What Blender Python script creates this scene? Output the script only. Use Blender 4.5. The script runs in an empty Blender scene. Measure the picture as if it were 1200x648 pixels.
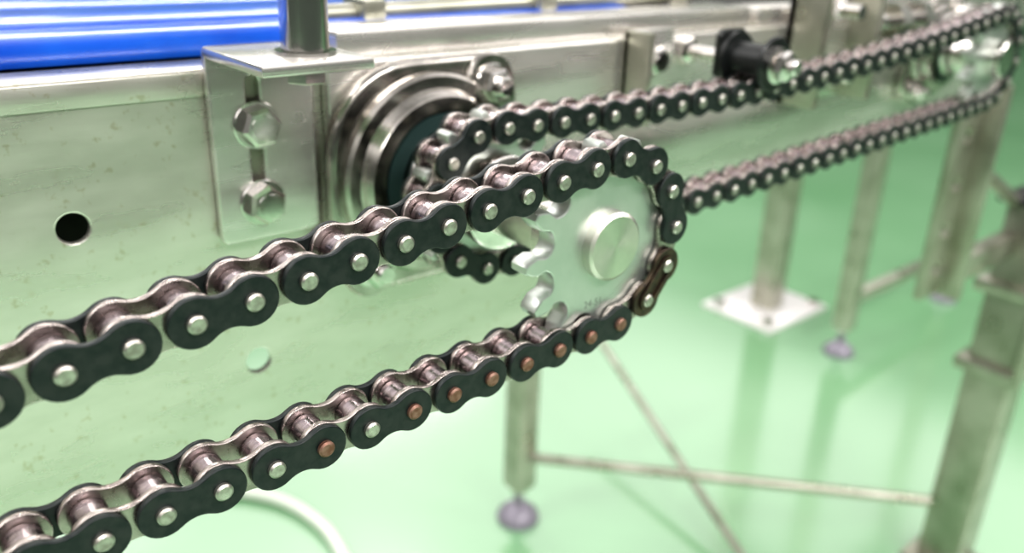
import bpy, bmesh, math
import numpy as np
from mathutils import Matrix, Vector

# ---------------------------------------------------------------- units
# Scene is surveyed in chain pitches (1 pitch = 15.875 mm), X along the conveyor,
# H across it (away from the operator), Z up.  Converted to metres on build.
U = 0.015875
OX, OH, OZ = 13.89, 13.11, 50.0      # sprocket centre -> x=0,y=0 ; floor -> z=0
def W(X, H, Z):
    return ((X-OX)*U, (H-OH)*U, (Z+OZ)*U)

scene = bpy.context.scene
COL = scene.collection

# ---------------------------------------------------------------- materials
def mat(name, base, metallic=0.0, rough=0.4, base2=None, nscale=(60,60,60), ndetail=4,
        rvar=0.0, bump=0.0, bscale=None, ramp=(0.35,0.65), spec=0.5, coat=0.0, coat_ior=1.5, speck=None, radial=0.0):
    m = bpy.data.materials.new(name); m.use_nodes = True
    nt = m.node_tree; nd = nt.nodes; lk = nt.links
    b = nd["Principled BSDF"]
    b.inputs["Base Color"].default_value = (*base, 1)
    b.inputs["Metallic"].default_value = metallic
    b.inputs["Roughness"].default_value = rough
    b.inputs["Specular IOR Level"].default_value = spec
    b.inputs["Coat Weight"].default_value = coat
    b.inputs["Coat Roughness"].default_value = 0.14
    b.inputs["Coat IOR"].default_value = coat_ior
    if radial:
        b.inputs["Anisotropic"].default_value = radial
        tg = nd.new("ShaderNodeTangent"); tg.direction_type='RADIAL'; tg.axis='Y'
        lk.new(tg.outputs[0], b.inputs["Tangent"])
    tc = nd.new("ShaderNodeTexCoord")
    mp = nd.new("ShaderNodeMapping"); mp.inputs["Scale"].default_value = nscale
    lk.new(tc.outputs["Object"], mp.inputs["Vector"])
    nz = nd.new("ShaderNodeTexNoise"); nz.inputs["Scale"].default_value = 1.0
    nz.inputs["Detail"].default_value = ndetail
    lk.new(mp.outputs["Vector"], nz.inputs["Vector"])
    if base2 is not None:
        cr = nd.new("ShaderNodeValToRGB")
        cr.color_ramp.elements[0].position = ramp[0]; cr.color_ramp.elements[0].color = (*base, 1)
        cr.color_ramp.elements[1].position = ramp[1]; cr.color_ramp.elements[1].color = (*base2, 1)
        lk.new(nz.outputs["Fac"], cr.inputs["Fac"])
        out = cr.outputs["Color"]
        if speck:
            n3 = nd.new("ShaderNodeTexNoise"); n3.inputs["Scale"].default_value = speck[0]; n3.inputs["Detail"].default_value = 5
            lk.new(tc.outputs["Object"], n3.inputs["Vector"])
            c3 = nd.new("ShaderNodeValToRGB")
            c3.color_ramp.elements[0].position = speck[1]; c3.color_ramp.elements[0].color = (1,1,1,1)
            c3.color_ramp.elements[1].position = speck[1]+0.08; c3.color_ramp.elements[1].color = (*speck[2],1)
            lk.new(n3.outputs["Fac"], c3.inputs["Fac"])
            mx = nd.new("ShaderNodeMix"); mx.data_type='RGBA'; mx.blend_type='MULTIPLY'; mx.inputs[0].default_value=1
            lk.new(out, mx.inputs[6]); lk.new(c3.outputs["Color"], mx.inputs[7]); out = mx.outputs[2]
        lk.new(out, b.inputs["Base Color"])
    if rvar:
        mr = nd.new("ShaderNodeMapRange")
        mr.inputs["From Min"].default_value = 0.3; mr.inputs["From Max"].default_value = 0.7
        mr.inputs["To Min"].default_value = max(0.02, rough-rvar); mr.inputs["To Max"].default_value = rough+rvar
        lk.new(nz.outputs["Fac"], mr.inputs["Value"]); lk.new(mr.outputs["Result"], b.inputs["Roughness"])
    if bump:
        n2 = nd.new("ShaderNodeTexNoise"); n2.inputs["Scale"].default_value = 1.0
        mp2 = nd.new("ShaderNodeMapping"); mp2.inputs["Scale"].default_value = bscale or nscale
        lk.new(tc.outputs["Object"], mp2.inputs["Vector"]); lk.new(mp2.outputs["Vector"], n2.inputs["Vector"])
        bp = nd.new("ShaderNodeBump"); bp.inputs["Strength"].default_value = bump
        bp.inputs["Distance"].default_value = 0.0003
        lk.new(n2.outputs["Fac"], bp.inputs["Height"]); lk.new(bp.outputs["Normal"], b.inputs["Normal"])
    return m

M = {}
M['black']  = mat("blackened_link_plate", (0.014,0.020,0.021), 0.4, 0.38, (0.030,0.036,0.035), (300,300,300), rvar=0.1, bump=0.2)
M['inner']  = mat("inner_link_steel", (0.32,0.28,0.265), 0.95, 0.28, (0.48,0.43,0.405), (250,250,250), rvar=0.08, bump=0.1)
M['roller'] = mat("roller_steel", (0.25,0.21,0.22), 0.97, 0.22, (0.39,0.335,0.35), (150,500,150), rvar=0.08)
M['pin']    = mat("pin_steel", (0.52,0.50,0.46), 0.85, 0.36, (0.32,0.30,0.27), (500,500,500), rvar=0.1)
M['rust']   = mat("rusty_pin", (0.16,0.072,0.048), 0.5, 0.45, (0.28,0.17,0.13), (500,500,500), rvar=0.1)
M['bronze'] = mat("master_link_bronze", (0.11,0.08,0.055), 0.8, 0.40, (0.05,0.04,0.034), (300,300,300))
M['plate']  = mat("stainless_sheet", (0.60,0.585,0.525), 0.80, 0.30, (0.76,0.74,0.68), (20,20,60), ndetail=8, rvar=0.08, bump=0.16, bscale=(50,50,2500), ramp=(0.3,0.68), speck=(260,0.62,(0.84,0.81,0.73)))
M['beam']   = mat("stainless_beam", (0.64,0.62,0.58), 0.78, 0.27, (0.84,0.81,0.78), (10,10,60), rvar=0.07, bump=0.1, bscale=(60,60,2500))
M['brushed']= mat("brushed_bracket", (0.62,0.60,0.57), 0.85, 0.25, (0.76,0.74,0.71), (20,20,120), rvar=0.06, bump=0.14, bscale=(2500,60,60))
M['polish'] = mat("polished_steel", (0.82,0.79,0.76), 1.0, 0.15, (0.60,0.58,0.56), (120,120,120), rvar=0.06)
M['shaft']  = mat("turned_shaft_end", (0.66,0.645,0.58), 0.95, 0.32, (0.58,0.57,0.52), (120,120,120), radial=0.8)
M['sprocket']= mat("sprocket_steel", (0.50,0.54,0.505), 0.82, 0.36, (0.60,0.63,0.595), (60,60,60), rvar=0.05, bump=0.06, bscale=(900,900,900))
M['housing']= mat("cast_housing", (0.34,0.32,0.295), 1.0, 0.20, (0.56,0.53,0.495), (60,60,60), rvar=0.06)
M['seal']   = mat("bearing_seal", (0.03,0.058,0.056), 0.3, 0.33)
M['stamp']  = mat("stamped_marking", (0.28,0.31,0.28), 0.6, 0.5)
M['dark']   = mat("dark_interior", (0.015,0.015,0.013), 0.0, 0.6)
M['blue']   = mat("blue_belt_plastic", (0.006,0.085,0.58), 0.0, 0.28, (0.010,0.13,0.70), (30,30,30), coat=0.4)
M['tube']   = mat("leg_steel", (0.36,0.36,0.29), 0.8, 0.32, (0.52,0.51,0.44), (25,25,25), rvar=0.06)
M['whitepl']= mat("white_base_plate", (0.85,0.82,0.82), 0.3, 0.3)
M['foot']   = mat("foot_plastic", (0.27,0.245,0.30), 0.1, 0.3)
M['hose']   = mat("hose_rubber", (0.76,0.83,0.72), 0.0, 0.4)
M['rubber'] = mat("idler_black", (0.012,0.014,0.014), 0.1, 0.3)
M['floor']  = mat("green_epoxy_floor", (0.185,0.40,0.20), 0.0, 0.34, (0.24,0.46,0.255), (1.2,1.2,1.2), rvar=0.05, coat=1.0, coat_ior=2.2, bump=0.03, bscale=(12,12,12))
M['wall']   = mat("painted_wall", (0.09,0.17,0.10), 0.0, 0.6)
M['lamp']   = mat("lamp_housing", (0.8,0.8,0.8), 0.1, 0.5)

# ---------------------------------------------------------------- templates
def lathe(profile, seg=32):
    """revolve (r, h) profile about the H axis"""
    vs=[]; fs=[]; rings=[]
    for r,h in profile:
        if r < 1e-6:
            rings.append([len(vs)]); vs.append((0,h,0))
        else:
            k=[]
            for i in range(seg):
                a=2*math.pi*i/seg
                k.append(len(vs)); vs.append((r*math.cos(a),h,r*math.sin(a)))
            rings.append(k)
    for a,b in zip(rings[:-1],rings[1:]):
        if len(a)==1 and len(b)==1: continue
        for i in range(seg):
            j=(i+1)%seg
            if len(a)==1: fs.append((a[0],b[i],b[j]))
            elif len(b)==1: fs.append((a[i],b[0],a[j]))
            else: fs.append((a[i],b[i],b[j],a[j]))
    if len(rings[0])>1: fs.append(tuple(rings[0]))
    if len(rings[-1])>1: fs.append(tuple(reversed(rings[-1])))
    return np.array(vs,float), fs

def curve_to_t(cu, hmid):
    ob = bpy.data.objects.new("tmp",cu); COL.objects.link(ob)
    dg = bpy.context.evaluated_depsgraph_get()
    me = bpy.data.meshes.new_from_object(ob.evaluated_get(dg))
    vs = np.array([(v.co.x, -v.co.z+hmid, v.co.y) for v in me.vertices],float)
    fs = [tuple(p.vertices) for p in me.polygons]
    bpy.data.objects.remove(ob); bpy.data.curves.remove(cu); bpy.data.meshes.remove(me)
    return vs, fs

def plate_t(loops, h0, h1, bevel=0.03, res=1):
    """flat plate cut from XZ outline loops (first outline, others holes)"""
    cu = bpy.data.curves.new("tmp","CURVE"); cu.dimensions='2D'; cu.fill_mode='BOTH'
    th=(h1-h0)/2
    bevel=min(bevel, th*0.9)
    cu.extrude = th-bevel; cu.bevel_depth=bevel; cu.bevel_resolution=res; cu.offset=-bevel
    for lp in loops:
        sp = cu.splines.new('POLY'); sp.points.add(len(lp)-1); sp.use_cyclic_u=True
        for i,(x,z) in enumerate(lp): sp.points[i].co=(x,z,0,1)
    return curve_to_t(cu,(h0+h1)/2)

def text_t(body,size):
    cu=bpy.data.curves.new("tmp","FONT"); cu.body=body; cu.size=size; cu.align_x='CENTER'; cu.extrude=0.004
    return curve_to_t(cu,0)

def box_t(a, b, bevel=0.0):
    bm=bmesh.new(); bmesh.ops.create_cube(bm,size=1)
    for v in bm.verts:
        v.co=Vector([ (a[i]+b[i])/2 + v.co[i]*(b[i]-a[i]) for i in range(3)])
    if bevel>0: bmesh.ops.bevel(bm,geom=bm.edges[:],offset=bevel,segments=2,profile=0.5,affect='EDGES')
    bm.verts.ensure_lookup_table(); bm.verts.index_update()
    vs=np.array([v.co[:] for v in bm.verts]); fs=[tuple(v.index for v in f.verts) for f in bm.faces]
    bm.free(); return vs,fs

def arc(cx,cz,r,a0,a1,n):
    return [(cx+r*math.cos(math.radians(a0+(a1-a0)*i/n)), cz+r*math.sin(math.radians(a0+(a1-a0)*i/n))) for i in range(n+1)]
def rrect(x0,z0,x1,z1,r):
    rs = r if isinstance(r,(list,tuple)) else (r,r,r,r)   # bl, br, tr, tl
    return (arc(x0+rs[0],z0+rs[0],rs[0],180,270,8)+arc(x1-rs[1],z0+rs[1],rs[1],270,360,8)+
            arc(x1-rs[2],z1-rs[2],rs[2],0,90,8)+arc(x0+rs[3],z1-rs[3],rs[3],90,180,8))
def circ(cx,cz,r,n=32): return arc(cx,cz,r,0,360,n)[:-1]
def slotv(cx,z0,z1,r): return arc(cx,z1-r,r,0,180,10)+arc(cx,z0+r,r,180,360,10)

class Acc:
    def __init__(s): s.v=[]; s.f=[]; s.m=[]; s.n=0; s.mats=[]
    def add(s, t, m, off=(0,0,0), ang=0.0, R=None):
        vs,fs=t; vs=np.array(vs,float)
        if ang:
            c,sn=math.cos(ang),math.sin(ang)
            x=vs[:,0]*c-vs[:,2]*sn; z=vs[:,0]*sn+vs[:,2]*c
            vs=np.stack([x,vs[:,1],z],1)
        if R is not None: vs = vs @ np.array(R).T
        vs=vs+np.array(off)
        if m not in s.mats: s.mats.append(m)
        mi=s.mats.index(m)
        s.v.append(vs); s.f += [tuple(i+s.n for i in f) for f in fs]; s.m += [mi]*len(fs)
        s.n += len(vs); return s
    def tube(s, p, q, r, m, seg=20, r2=None):
        p=Vector(p); q=Vector(q); d=q-p
        t=lathe([(r,0),(r if r2 is None else r2,d.length)],seg)
        rot=Vector((0,1,0)).rotation_difference(d.normalized()).to_matrix()
        return s.add(t,m,off=p,R=[list(x) for x in rot])
    def bar(s,p,q,w,m,bevel=0.06):
        p=Vector(p); q=Vector(q); d=q-p
        t=box_t((-w/2,0,-w/2),(w/2,d.length,w/2),bevel)
        rot=Vector((0,1,0)).rotation_difference(d.normalized()).to_matrix()
        return s.add(t,m,off=p,R=[list(x) for x in rot])
    def build(s,name,angle=35,origin=None):
        me=bpy.data.meshes.new(name)
        V=np.concatenate(s.v); c=V.mean(axis=0) if origin is None else np.array(origin); oc=W(*c)
        P=[( (x-c[0])*U, (y-c[1])*U, (z-c[2])*U ) for x,y,z in V]
        me.from_pydata(P,[],s.f)
        for mm in s.mats: me.materials.append(M[mm])
        me.polygons.foreach_set("material_index",s.m)
        bm=bmesh.new(); bm.from_mesh(me); bmesh.ops.recalc_face_normals(bm,faces=bm.faces[:]); bm.to_mesh(me); bm.free()
        me.shade_smooth(); me.set_sharp_from_angle(angle=math.radians(angle))
        ob=bpy.data.objects.new(name,me); ob.location=oc; COL.objects.link(ob); return ob

def group(name, parts):
    e=bpy.data.objects.new(name,None); COL.objects.link(e); e.empty_display_size=0.05
    c=sum((p.location for p in parts),Vector())/len(parts); e.location=c
    for p in parts:
        p.parent=e; p.matrix_parent_inverse=Matrix.Translation(-c)
    return e

def hexhead(acc,x,h,z,r,m='polish',ang=0.2,washer=True,th=0.38,back=False):
    """hex bolt head whose seat is at depth h, head sticking out toward the operator"""
    acc.add(lathe([(0,-th),(r*0.82,-th),(r,-th+0.1*r*2),(r,0)],6),m,(x,h-(0.08 if washer else 0),z),ang)
    acc.add(lathe([(0,-th-0.015),(r*0.6,-th-0.015),(r*0.66,-th+0.02)],24),m,(x,h-(0.08 if washer else 0),z))
    if washer: acc.add(lathe([(0,-0.08),(r*1.13,-0.08),(r*1.18,-0.05),(r*1.18,0)],32),m,(x,h,z))

# ---------------------------------------------------------------- chain
def link_outline(r,w):
    rc=(0.25+w*w-r*r)/(2*(r-w)); zc=w+rc
    a=math.degrees(math.atan2(zc,0.5))          # inward elevation
    pts=[]
    pts+=arc(0.5,0,r,-(180-a),(180-a),20)
    pts+=arc(0,zc,rc,-a,-(180-a),8)[1:-1]
    pts+=arc(-0.5,0,r,a,360-a,20)
    pts+=arc(0,-zc,rc,180-a,a,8)[1:-1]
    return pts

def loop_path(cl,Rl,cr,Rr,sag_t=0.0,sag_b=0.0,step=0.02):
    cl=np.array(cl);cr=np.array(cr);d=cr-cl;L=np.hypot(*d);b=math.atan2(d[1],d[0])
    ph=math.acos((Rl-Rr)/L)
    n=lambda a:np.array([math.cos(a),math.sin(a)])
    T0,T1=cl+Rl*n(b+ph),cr+Rr*n(b+ph); B1,B0=cr+Rr*n(b-ph),cl+Rl*n(b-ph)
    pts=[]
    def line(p,q,sag):
        k=max(2,int(np.hypot(*(q-p))/step))
        for i in range(k):
            t=i/k; pt=p+(q-p)*t; pts.append((pt[0],pt[1]-sag*4*t*(1-t)))
    def ar(c,R,a0,a1):
        k=max(2,int(abs(a1-a0)*R/step))
        for i in range(k):
            a=a0+(a1-a0)*i/k; pts.append((c[0]+R*math.cos(a),c[1]+R*math.sin(a)))
    line(T0,T1,sag_t); ar(cr,Rr,b+ph,b-ph); line(B1,B0,sag_b); ar(cl,Rl,b-ph,b+ph-2*math.pi)
    return pts

def walk(pts,i0,n):
    N=len(pts); out=[pts[i0]]; i=i0; cur=pts[i0]; prog=0
    for k in range(n):
        j=i+1
        while True:
            p=pts[j%N]
            dd=math.hypot(p[0]-cur[0],p[1]-cur[1])
            if dd>=1.0: break
            j+=1
        q=pts[(j-1)%N]; d0=math.hypot(q[0]-cur[0],q[1]-cur[1])
        t=(1.0-d0)/(dd-d0+1e-12)
        cur=(q[0]+(p[0]-q[0])*t,q[1]+(p[1]-q[1])*t); i=j-1; prog=i-i0+t
        out.append(cur)
    return out,prog-N     # signed closure error, in steps

def solve_loop(make, n, start_x, lo, hi):
    for _ in range(24):
        mid=(lo+hi)/2; pts=make(mid)
        i0=0
        while pts[i0][0]<start_x: i0+=1
        out,err=walk(pts,i0,n)
        if err>0: lo=mid
        else: hi=mid
    return mid,out[:-1]

def pitch_r(N): return 1/(2*math.sin(math.pi/N))

T_outer=plate_t([link_outline(0.455,0.315)],-0.063,0.063,0.03,2)
T_inner=plate_t([link_outline(0.465,0.335)],-0.063,0.063,0.028,2)
T_roll =lathe([(0.30,-0.285),(0.32,-0.265),(0.32,0.265),(0.30,0.285)],32)
T_bush =lathe([(0.24,-0.31),(0.24,0.31)],24)
T_pin  =lathe([(0,-0.665),(0.125,-0.665),(0.165,-0.63),(0.165,0.63),(0.12,0.66),(0,0.66)],24)
T_clip =plate_t([arc(0.5,0,0.27,-90,90,12)+arc(-0.5,0,0.27,90,270,12), arc(0.42,0,0.13,-90,90,10)+arc(-0.42,0,0.13,90,270,10)],-0.03,0.03,0.015)

def build_chain(name,pins,h,rust=(),master=None):
    A=Acc(); n=len(pins)
    for i,(x,z) in enumerate(pins):
        A.add(T_roll,'roller',(x,h,z)); A.add(T_bush,'inner',(x,h,z))
        A.add(T_pin,'rust' if i in rust else 'pin',(x,h,z))
        x2,z2=pins[(i+1)%n]; mx,mz=(x+x2)/2,(z+z2)/2; a=math.atan2(z2-z,x2-x)
        if i%2==0:
            m='bronze' if i==master else 'black'
            A.add(T_outer,m,(mx,h-0.50,mz),a); A.add(T_outer,'black',(mx,h+0.50,mz),a)
            if i==master: A.add(T_clip,'bronze',(mx,h-0.60,mz),a)
        else:
            A.add(T_inner,'inner',(mx,h-0.365,mz),a); A.add(T_inner,'inner',(mx,h+0.365,mz),a)
    return A.build(name)

def sprocket_outline(N,phase,tip=0.42):
    R=pitch_r(N); pts=[]
    for i in range(N):
        th=phase+2*math.pi*i/N; cx,cz=R*math.cos(th),R*math.sin(th)
        for k in range(11):
            a=th+math.pi+math.radians(62-124*k/10); pts.append((cx+0.335*math.cos(a),cz+0.335*math.sin(a)))
        tm=th+math.pi/N
        for rr,da in ((R+0.10,-0.105),(R+tip*0.8,-0.06),(R+tip,-0.03),(R+tip,0.03),(R+tip*0.8,0.06),(R+0.10,0.105)):
            pts.append((rr*math.cos(tm+da),rr*math.sin(tm+da)))
    return pts

# front chain
c1=(13.89,-6.92); R13=pitch_r(13); R8=pitch_r(8)
beta=math.radians(4.785)
mk=lambda L: loop_path((c1[0]-L*math.cos(beta),c1[1]-L*math.sin(beta)),R8,c1,R13)
L1,pins1=solve_loop(mk,44,2.147,15.5,18.5)
cl1=(c1[0]-L1*math.cos(beta),c1[1]-L1*math.sin(beta))
build_chain("roller_chain",pins1,OH,rust={18,19,20,21,22,23,24,26},master=16)
# second chain
H2=17.5; R12=pitch_r(12); cr0=(45.8,-5.3); b2=math.atan2(cr0[1]-c1[1],cr0[0]-c1[0])
mk2=lambda L: loop_path(c1,R12,(c1[0]+L*math.cos(b2),c1[1]+L*math.sin(b2)),R13,0.8,0.1)
L2,pins2=solve_loop(mk2,74,14.2,27.0,34.5)
cr2=(c1[0]+L2*math.cos(b2),c1[1]+L2*math.sin(b2))
build_chain("roller_chain",pins2,H2)

def phase_of(pin,c): return math.atan2(pin[1]-c[1],pin[0]-c[0])
def near_angle(pins,c,ang):
    v=(math.cos(ang),math.sin(ang))
    return max(pins,key=lambda p:((p[0]-c[0])*v[0]+(p[1]-c[1])*v[1]))
# front sprocket + shaft
A=Acc()
A.add(plate_t([sprocket_outline(13,phase_of(pins1[15],c1))],-0.27,0.27,0.05),'sprocket',(c1[0],OH,c1[1]))
A.add(lathe([(1.35,0.2),(1.35,0.95),(1.28,1.02),(0.8,1.02)],48),'polish',(c1[0],OH,c1[1]))
A.add(text_t("24-51",0.26),'stamp',(c1[0]-0.35,OH-0.272,c1[1]-1.5))
A.build("sprocket")
A=Acc()
A.add(lathe([(0,0),(0.25,0),(0.5,0),(0.75,0.0),(0.83,0.06),(0.83,8.1)],64),'shaft',(c1[0],12.55,c1[1]))
A.build("drive_shaft",origin=(c1[0],16,c1[1]))
p=near_angle(pins2,c1,math.pi)
A=Acc()
A.add(plate_t([sprocket_outline(12,phase_of(p,c1))],-0.27,0.27,0.05),'sprocket',(c1[0],H2,c1[1]))
A.add(lathe([(1.2,-0.95),(1.28,-0.9),(1.28,0.9),(1.2,0.95)],48),'polish',(c1[0],H2,c1[1]))
A.build("sprocket")
p=near_angle(pins2,cr2,0.0)
A=Acc()
A.add(plate_t([sprocket_outline(13,phase_of(p,cr2))],-0.27,0.27,0.05),'sprocket',(cr2[0],H2,cr2[1]))
A.add(lathe([(0,-0.9),(0.8,-0.9),(0.85,-0.85),(0.85,0),(1.25,0.01),(1.25,0.9),(0.8,0.95),(0.8,3.2)],40),'polish',(cr2[0],H2,cr2[1]))
A.build("sprocket")
p=near_angle(pins1,cl1,math.pi)
A=Acc()
A.add(plate_t([sprocket_outline(8,phase_of(p,cl1))],-0.27,0.27,0.05),'sprocket',(cl1[0],OH,cl1[1]))
A.add(lathe([(0,-0.5),(0.5,-0.5),(0.5,7.9)],32),'polish',(cl1[0],OH,cl1[1]))
A.build("sprocket")

# ---------------------------------------------------------------- conveyor frame
parts=[]
A=Acc()
side=rrect(-14,-14.2,20.4,-3.7,0.12)
A.add(plate_t([side,circ(4.36,-6.98,0.37),circ(8.55,-11.8,0.37)],21.0,21.2,0.05),'plate')
A.add(box_t((-14,21.0,-3.72),(52,22.5,-3.55),0.05),'plate')
A.add(box_t((-14,20.93,-4.2),(10.8,21.02,-3.62),0.03),'plate')
parts.append(A.build("side_plate"))
A=Acc()
A.add(plate_t([rrect(10.95,-9.7,52,-3.6,0.15)],20.62,20.98,0.08),'beam')
A.add(box_t((10.95,20.7,-9.7),(52,23,-9.5),0.05),'beam')
A.add(box_t((11.5,21.0,-3.6),(30,23.3,-2.85),0.12),'beam')
A.add(box_t((30.5,21.0,-3.6),(51,22.6,-2.9),0.1),'beam')
parts.append(A.build("side_beam"))
A=Acc()
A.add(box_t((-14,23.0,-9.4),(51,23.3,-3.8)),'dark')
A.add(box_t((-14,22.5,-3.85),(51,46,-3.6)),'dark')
parts.append(A.build("inner_panel"))
A=Acc()
A.add(box_t((-14,45.6,-9.7),(128,46.0,-3.6),0.06),'beam')
A.add(box_t((-14,43.8,-3.6),(128,46.0,-3.4),0.06),'beam')
parts.append(A.build("far_beam"))
group("conveyor_frame",parts)

# blue belt with longitudinal ribs
A=Acc()
A.add(box_t((-14,22.75,-3.6),(25,24.3,-2.8),0.25),'blue')
A.add(box_t((-14,24.4,-3.55),(27,43.6,-3.25),0.05),'blue')
h=25.0
while h<41:
    A.add(box_t((-14,h,-3.4),(27,h+3.4,-2.72),0.3),'blue'); h+=4.3
A.build("conveyor_belt")

# ---------------------------------------------------------------- flange bearing
def bearing(cx,cz,face=20.62,k=1.0,h0=0.0):
    A=Acc(); f=face
    A.add(plate_t([rrect(-3.25*k,-3.3*k,3.25*k,3.3*k,(1.3*k,2.6*k,1.3*k,2.6*k))],-0.55,0,0.18,3),'housing',(cx,f,cz))
    A.add(lathe([(2.98*k,-0.5),(2.95*k,-0.75),(2.85*k,-0.85),(2.55*k,-0.88),(2.5*k,-0.95),(2.45*k,-1.15),(2.35*k,-1.25),
                 (1.98*k,-1.28),(1.93*k,-1.2),(1.9*k,-1.0)],64),'housing',(cx,f,cz))
    A.add(lathe([(1.92*k,-1.1),(1.9*k,-1.30),(1.5*k,-1.36),(1.45*k,-1.1)],64),'seal',(cx,f,cz))
    A.add(lathe([(1.44*k,-1.2),(1.42*k,-1.52),(1.36*k,-1.58),(1.2*k,-1.58),(1.17*k,-1.45),(1.1*k,-1.45),(1.08*k,-1.62),(0.84,-1.62)],64),'polish',(cx,f,cz))
    for sx,sz in ((2.1,2.45),(-2.1,-2.45)):
        A.add(lathe([(0,-0.7),(0.85*k,-0.7),(0.9*k,-0.62),(0.92*k,-0.5)],32),'housing',(cx+sx*k,f,cz+sz*k))
        hexhead(A,cx+sx*k,f-0.7,cz+sz*k,0.52*k,th=0.42)
        A.add(lathe([(0,-1.45),(0.24*k,-1.45),(0.29*k,-1.38),(0.29*k,-1.0)],20),'polish',(cx+sx*k,f,cz+sz*k))
    return A.build("flange_bearing")
bearing(c1[0],c1[1])
bearing(cr2[0],cr2[1],k=0.75)

# ---------------------------------------------------------------- L bracket with upright rod
parts=[]
A=Acc()
A.add(plate_t([rrect(7.75,-8.05,10.55,-3.0,0.2),slotv(8.88,-7.65,-3.75,0.17)],20.62,20.9,0.07,2),'brushed')
A.add(box_t((7.75,17.45,-3.28),(10.55,20.85,-3.0),0.08),'brushed')
parts.append(A.build("angle_plate"))
A=Acc()
A.add(box_t((8.6,20.86,-7.75),(9.2,20.98,-3.65)),'tube')
hexhead(A,8.9,20.62,-5.0,0.53,ang=0.15); hexhead(A,8.9,20.62,-7.05,0.53,ang=0.4)
parts.append(A.build("bracket_bolts"))
A=Acc()
A.tube((9.45,18.75,-2.92),(9.45,18.75,6.0),0.56,'polish',40)
A.tube((9.45,18.75,-3.0),(9.45,18.75,-2.92),0.72,'polish',32)
A.add(lathe([(0,0),(0.42,0),(0.5,0.08),(0.5,0.36),(0.44,0.4),(0,0.4)],6),'polish',(9.45,18.75,-3.28),R=[[1,0,0],[0,0,1],[0,-1,0]])
parts.append(A.build("upright_rod"))
group("mounting_bracket",parts)

# ---------------------------------------------------------------- chain tensioner, small brackets on the beam
A=Acc()
TZ=-4.2
A.add(lathe([(0,0),(0.22,0),(0.27,0.05),(0.27,4.9)],20),'polish',(25.6,15.8,TZ))
for hh in (16.1,20.25):
    A.add(lathe([(0.4,0),(0.5,0.06),(0.5,0.34),(0.4,0.4)],6),'polish',(25.6,hh,TZ),0.3)
A.add(lathe([(0.5,0),(0.62,0.05),(0.62,0.14),(0.5,0.16)],32),'polish',(25.6,16.5,TZ))
A.add(lathe([(0.4,0),(0.88,0.03),(0.93,0.08),(0.93,0.16),(0.62,0.22),(0.62,1.5),(0.93,1.56),(0.93,1.72),(0.4,1.78)],40),'rubber',(25.6,16.65,TZ))
A.add(plate_t([rrect(24.9,-4.9,26.3,-3.2,0.3)],18.45,18.75,0.06),'rubber')
A.build("chain_tensioner")
A=Acc()
A.add(box_t((22.3,19.4,-6.4),(22.55,20.62,-3.3),0.05),'tube')
A.add(box_t((22.3,20.3,-6.4),(24.6,20.62,-3.3),0.08),'beam')
hexhead(A,23.5,20.3,-4.35,0.5)
A.build("stop_bracket")
parts=[]
A=Acc()
for x in (32.0,36.2):
    A.add(box_t((x,18.9,-6.8),(x+0.45,20.62,-1.8),0.08),'tube')
A.add(box_t((32.0,20.2,-6.8),(36.6,20.62,-1.8),0.08),'beam')
for z in (-3.0,-5.6):
    A.add(lathe([(0,0),(0.3,0),(0.3,1.8)],20),'polish',(34.2,18.6,z)); hexhead(A,34.2,19.9,z,0.55)
parts.append(A.build("takeup_frame"))
A=Acc()
A.tube((36.5,19.4,-3.6),(41.6,19.4,-3.6),0.4,'polish'); A.tube((38.0,19.4,-3.6),(38.8,19.4,-3.6),0.8,'polish',6)
A.tube((40.2,19.4,-3.6),(41.0,19.4,-3.6),0.8,'polish',6)
parts.append(A.build("takeup_screw"))
group("takeup_unit",parts)

# tie rod lying along the top of the beam
A=Acc()
A.tube((12.4,23.6,-2.75),(29,23.6,-2.55),0.33,'tube')
for x in (13.5,20.5,27.5):
    A.add(box_t((x,22.9,-2.95),(x+0.8,24.2,-2.25),0.1),'tube')
A.build("tie_rod")

# ---------------------------------------------------------------- supports
def foot(A,x,h,r=1.9):
    A.add(lathe([(0,0),(r,0),(r,0.35),(r*0.9,0.8),(r*0.5,1.4),(r*0.35,1.6),(0.45,1.7),(0.45,4.0),(0,4.0)],32),'foot',(x,h,-50),R=[[1,0,0],[0,0,-1],[0,1,0]])
def leg(name,x,h,w,top):
    A=Acc()
    foot(A,x,h)
    A.bar((x,h,-46.4),(x,h,top),w,'tube',0.15)
    A.add(lathe([(w*0.42,0),(w*0.42,0.5)],6),'polish',(x,h,-46.9),R=[[1,0,0],[0,0,-1],[0,1,0]])
    return A.build(name)
parts=[leg("leg_1",42,47.2,2.1,-6.0), leg("leg_2",96,47.2,2.2,-6.0), leg("leg_3",125,47.2,2.2,-6.0)]
A=Acc(); A.tube((42.3,46.4,-43.2),(66.5,21.8,-44.2),0.45,'tube'); A.bar((96.5,47.2,-42.5),(125,47.2,-42.5),1.3,'tube')
A.tube((61.7,56.7,-42.2),(51,26,-49.8),0.36,'tube')
parts.append(A.build("cross_brace"))
group("conveyor_stand",parts)

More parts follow.
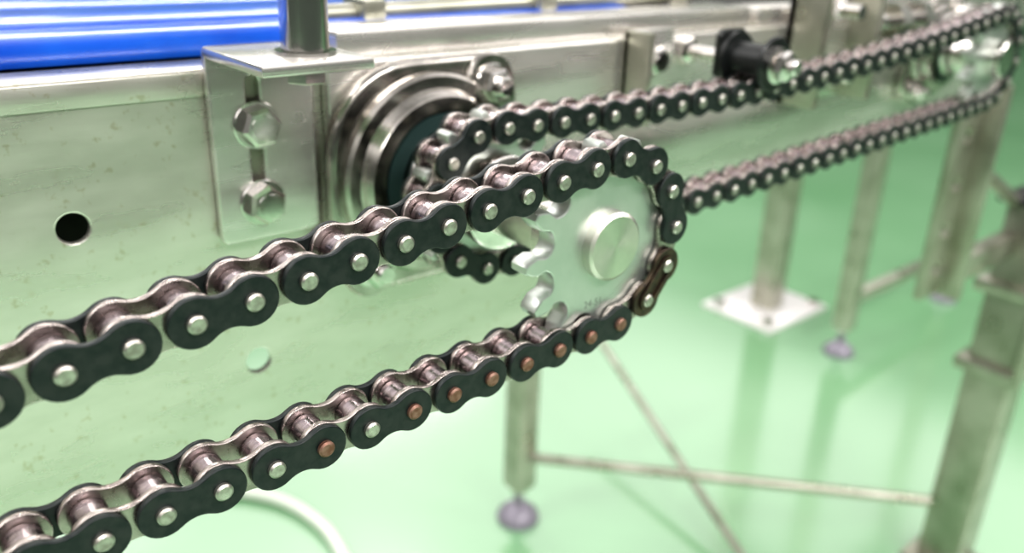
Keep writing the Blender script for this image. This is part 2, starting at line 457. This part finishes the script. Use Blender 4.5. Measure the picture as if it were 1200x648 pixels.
parts=[]
A=Acc()
A.bar((67.6,20.4,-49.6),(67.6,20.4,-17.5),3.4,'tube',0.25)
A.add(box_t((65.0,17.8,-50),(70.2,23,-49.55),0.1),'tube')
A.add(box_t((65.2,18.0,-31.2),(70.0,22.8,-30.2),0.15),'tube')
A.add(box_t((65.2,18.0,-24.6),(70.0,22.8,-23.6),0.15),'tube')
A.add(box_t((65.1,17.9,-31),(66.3,18.5,-24),0.1),'tube')
A.add(box_t((69.0,17.9,-31),(70.1,18.5,-24),0.1),'tube')
A.add(lathe([(0,0),(0.55,0),(0.6,0.1),(0.6,0.9)],20),'dark',(67.6,17.75,-27.2))
A.add(box_t((65.3,18.1,-17.6),(69.9,22.7,-17.2),0.1),'dark')
parts.append(A.build("post"))
A=Acc()
pl=rrect(51.8,-21.5,55.2,-5.0,0.4)
A.add(plate_t([pl]+[circ(53.5,z,0.5,20) for z in (-11,-14,-17,-19.6)],20.98,21.4,0.08),'tube')
A.add(box_t((54.6,20.8,-21.5),(66,22.0,-19.8),0.12),'tube')
A.add(box_t((54.8,19.8,-21.8),(55.4,21.4,-8),0.08),'tube')
A.bar((55,21.6,-12.5),(68,21.6,-18.5),0.7,'tube')
parts.append(A.build("slotted_bracket"))
group("end_support",parts)

A=Acc()
A.add(box_t((93,55.5,-50),(107,67,-49.4),0.15),'whitepl')
A.bar((100,61,-49.5),(100,61,-6.0),3.3,'tube',0.2)
A.bar((100,61,-8),(100,46,-8),2.0,'tube',0.2)
for sx in (-5.5,5.5):
    for sh in (-4,4):
        A.add(lathe([(0,0),(0.9,0),(0.9,0.7),(0,0.7)],6),'polish',(100+sx,61+sh,-49.4),R=[[1,0,0],[0,0,-1],[0,1,0]])
A.build("support_post")

# hose on the floor
cu=bpy.data.curves.new("floor_hose","CURVE"); cu.dimensions='3D'; cu.bevel_depth=0.55*U; cu.bevel_resolution=5; cu.resolution_u=16
sp=cu.splines.new('BEZIER'); pts=[(8,74,-49.45),(18,69,-49.45),(24.5,64,-49.45),(27,58,-49.45),(26.5,51,-49.45),(22,40,-49.45),(10,32,-49.45)]
sp.bezier_points.add(len(pts)-1)
for b,pp in zip(sp.bezier_points,pts):
    b.co=W(*pp); b.handle_left_type=b.handle_right_type='AUTO'
ho=bpy.data.objects.new("floor_hose",cu); ho.data.materials.append(M['hose']); COL.objects.link(ho)

# ---------------------------------------------------------------- room
def slab(name,a,b,m):
    vs,fs=box_t(a,b); me=bpy.data.meshes.new(name); me.from_pydata([tuple(v) for v in vs],[],fs); me.materials.append(M[m])
    ob=bpy.data.objects.new(name,me); COL.objects.link(ob); return ob
slab("floor",(-4,-3,-0.1),(7,7,0),'floor')
slab("wall_back",(-4,7,0),(7,7.1,3.2),'wall')
slab("wall_right",(7,-3,0),(7.1,7,3.2),'wall')

def lamp(x,y,z,sx,sy,power,col=(1,0.965,0.94)):
    vs,fs=box_t((-sx/2-.04,-sy/2-.04,0.012),(sx/2+.04,sy/2+.04,0.07),0.01)
    me=bpy.data.meshes.new("ceiling_lamp"); me.from_pydata([tuple(v) for v in vs],[],fs); me.materials.append(M['lamp'])
    ob=bpy.data.objects.new("ceiling_lamp",me); ob.location=(x,y,z); COL.objects.link(ob)
    ld=bpy.data.lights.new("lamp_light","AREA"); ld.shape='RECTANGLE'; ld.size=sx; ld.size_y=sy; ld.energy=power; ld.color=col
    lo=bpy.data.objects.new("lamp_light",ld); COL.objects.link(lo); lo.parent=ob
for x,y,e in ((-1.8,-1.6,40),(0.3,-1.8,50),(2.4,-1.4,40),(-1.4,0.9,26),(0.9,2.6,30),(2.9,4.6,18),(0.2,4.8,32)):
    lamp(x,y,2.5,1.5,0.22,e)

w=bpy.data.worlds.new("hall_ambient"); scene.world=w; w.use_nodes=True
nt=w.node_tree; bg=nt.nodes["Background"]
tc=nt.nodes.new("ShaderNodeTexCoord"); sx=nt.nodes.new("ShaderNodeSeparateXYZ"); cr=nt.nodes.new("ShaderNodeValToRGB")
mr=nt.nodes.new("ShaderNodeMapRange"); mr.inputs["From Min"].default_value=-1; mr.inputs["From Max"].default_value=1
nt.links.new(tc.outputs["Generated"],sx.inputs[0]); nt.links.new(sx.outputs["Z"],mr.inputs["Value"]); nt.links.new(mr.outputs["Result"],cr.inputs["Fac"])
e=cr.color_ramp.elements
e[0].position=0.5; e[0].color=(0.05,0.06,0.05,1)
e[1].position=1.0; e[1].color=(0.30,0.30,0.29,1)
k=cr.color_ramp.elements.new(0.66); k.color=(0.12,0.12,0.11,1)
k=cr.color_ramp.elements.new(0.74); k.color=(1,0.98,0.95,1)
k=cr.color_ramp.elements.new(0.90); k.color=(0.8,0.78,0.77,1)
nt.links.new(cr.outputs["Color"],bg.inputs["Color"]); bg.inputs["Strength"].default_value=1.6

# ---------------------------------------------------------------- camera
ex=Vector((0.7679,-0.2244,0.5999)).normalized()
ez=Vector((0.0308,-0.9227,-0.3844)); ez=(ez-ex*ez.dot(ex)).normalized()
ey=ez.cross(ex)
right=Vector((ex.x,ey.x,ez.x)); up=-Vector((ex.y,ey.y,ez.y)); back=-Vector((ex.z,ey.z,ez.z))
Rm=Matrix((right,up,back)).transposed().to_4x4()
cd=bpy.data.cameras.new("camera"); cam=bpy.data.objects.new("camera",cd); COL.objects.link(cam)
cam.matrix_world=Matrix.Translation(W(0,0,0)) @ Rm
cd.sensor_width=36; cd.lens=30; cd.clip_start=0.01; cd.clip_end=50
cd.dof.use_dof=True; cd.dof.focus_distance=16.2*U; cd.dof.aperture_fstop=7.5
scene.camera=cam
scene.view_settings.view_transform='Standard'
for lk_name in ('Medium High Contrast','Standard - Medium High Contrast'):
    try:
        scene.view_settings.look=lk_name; break
    except Exception:
        pass
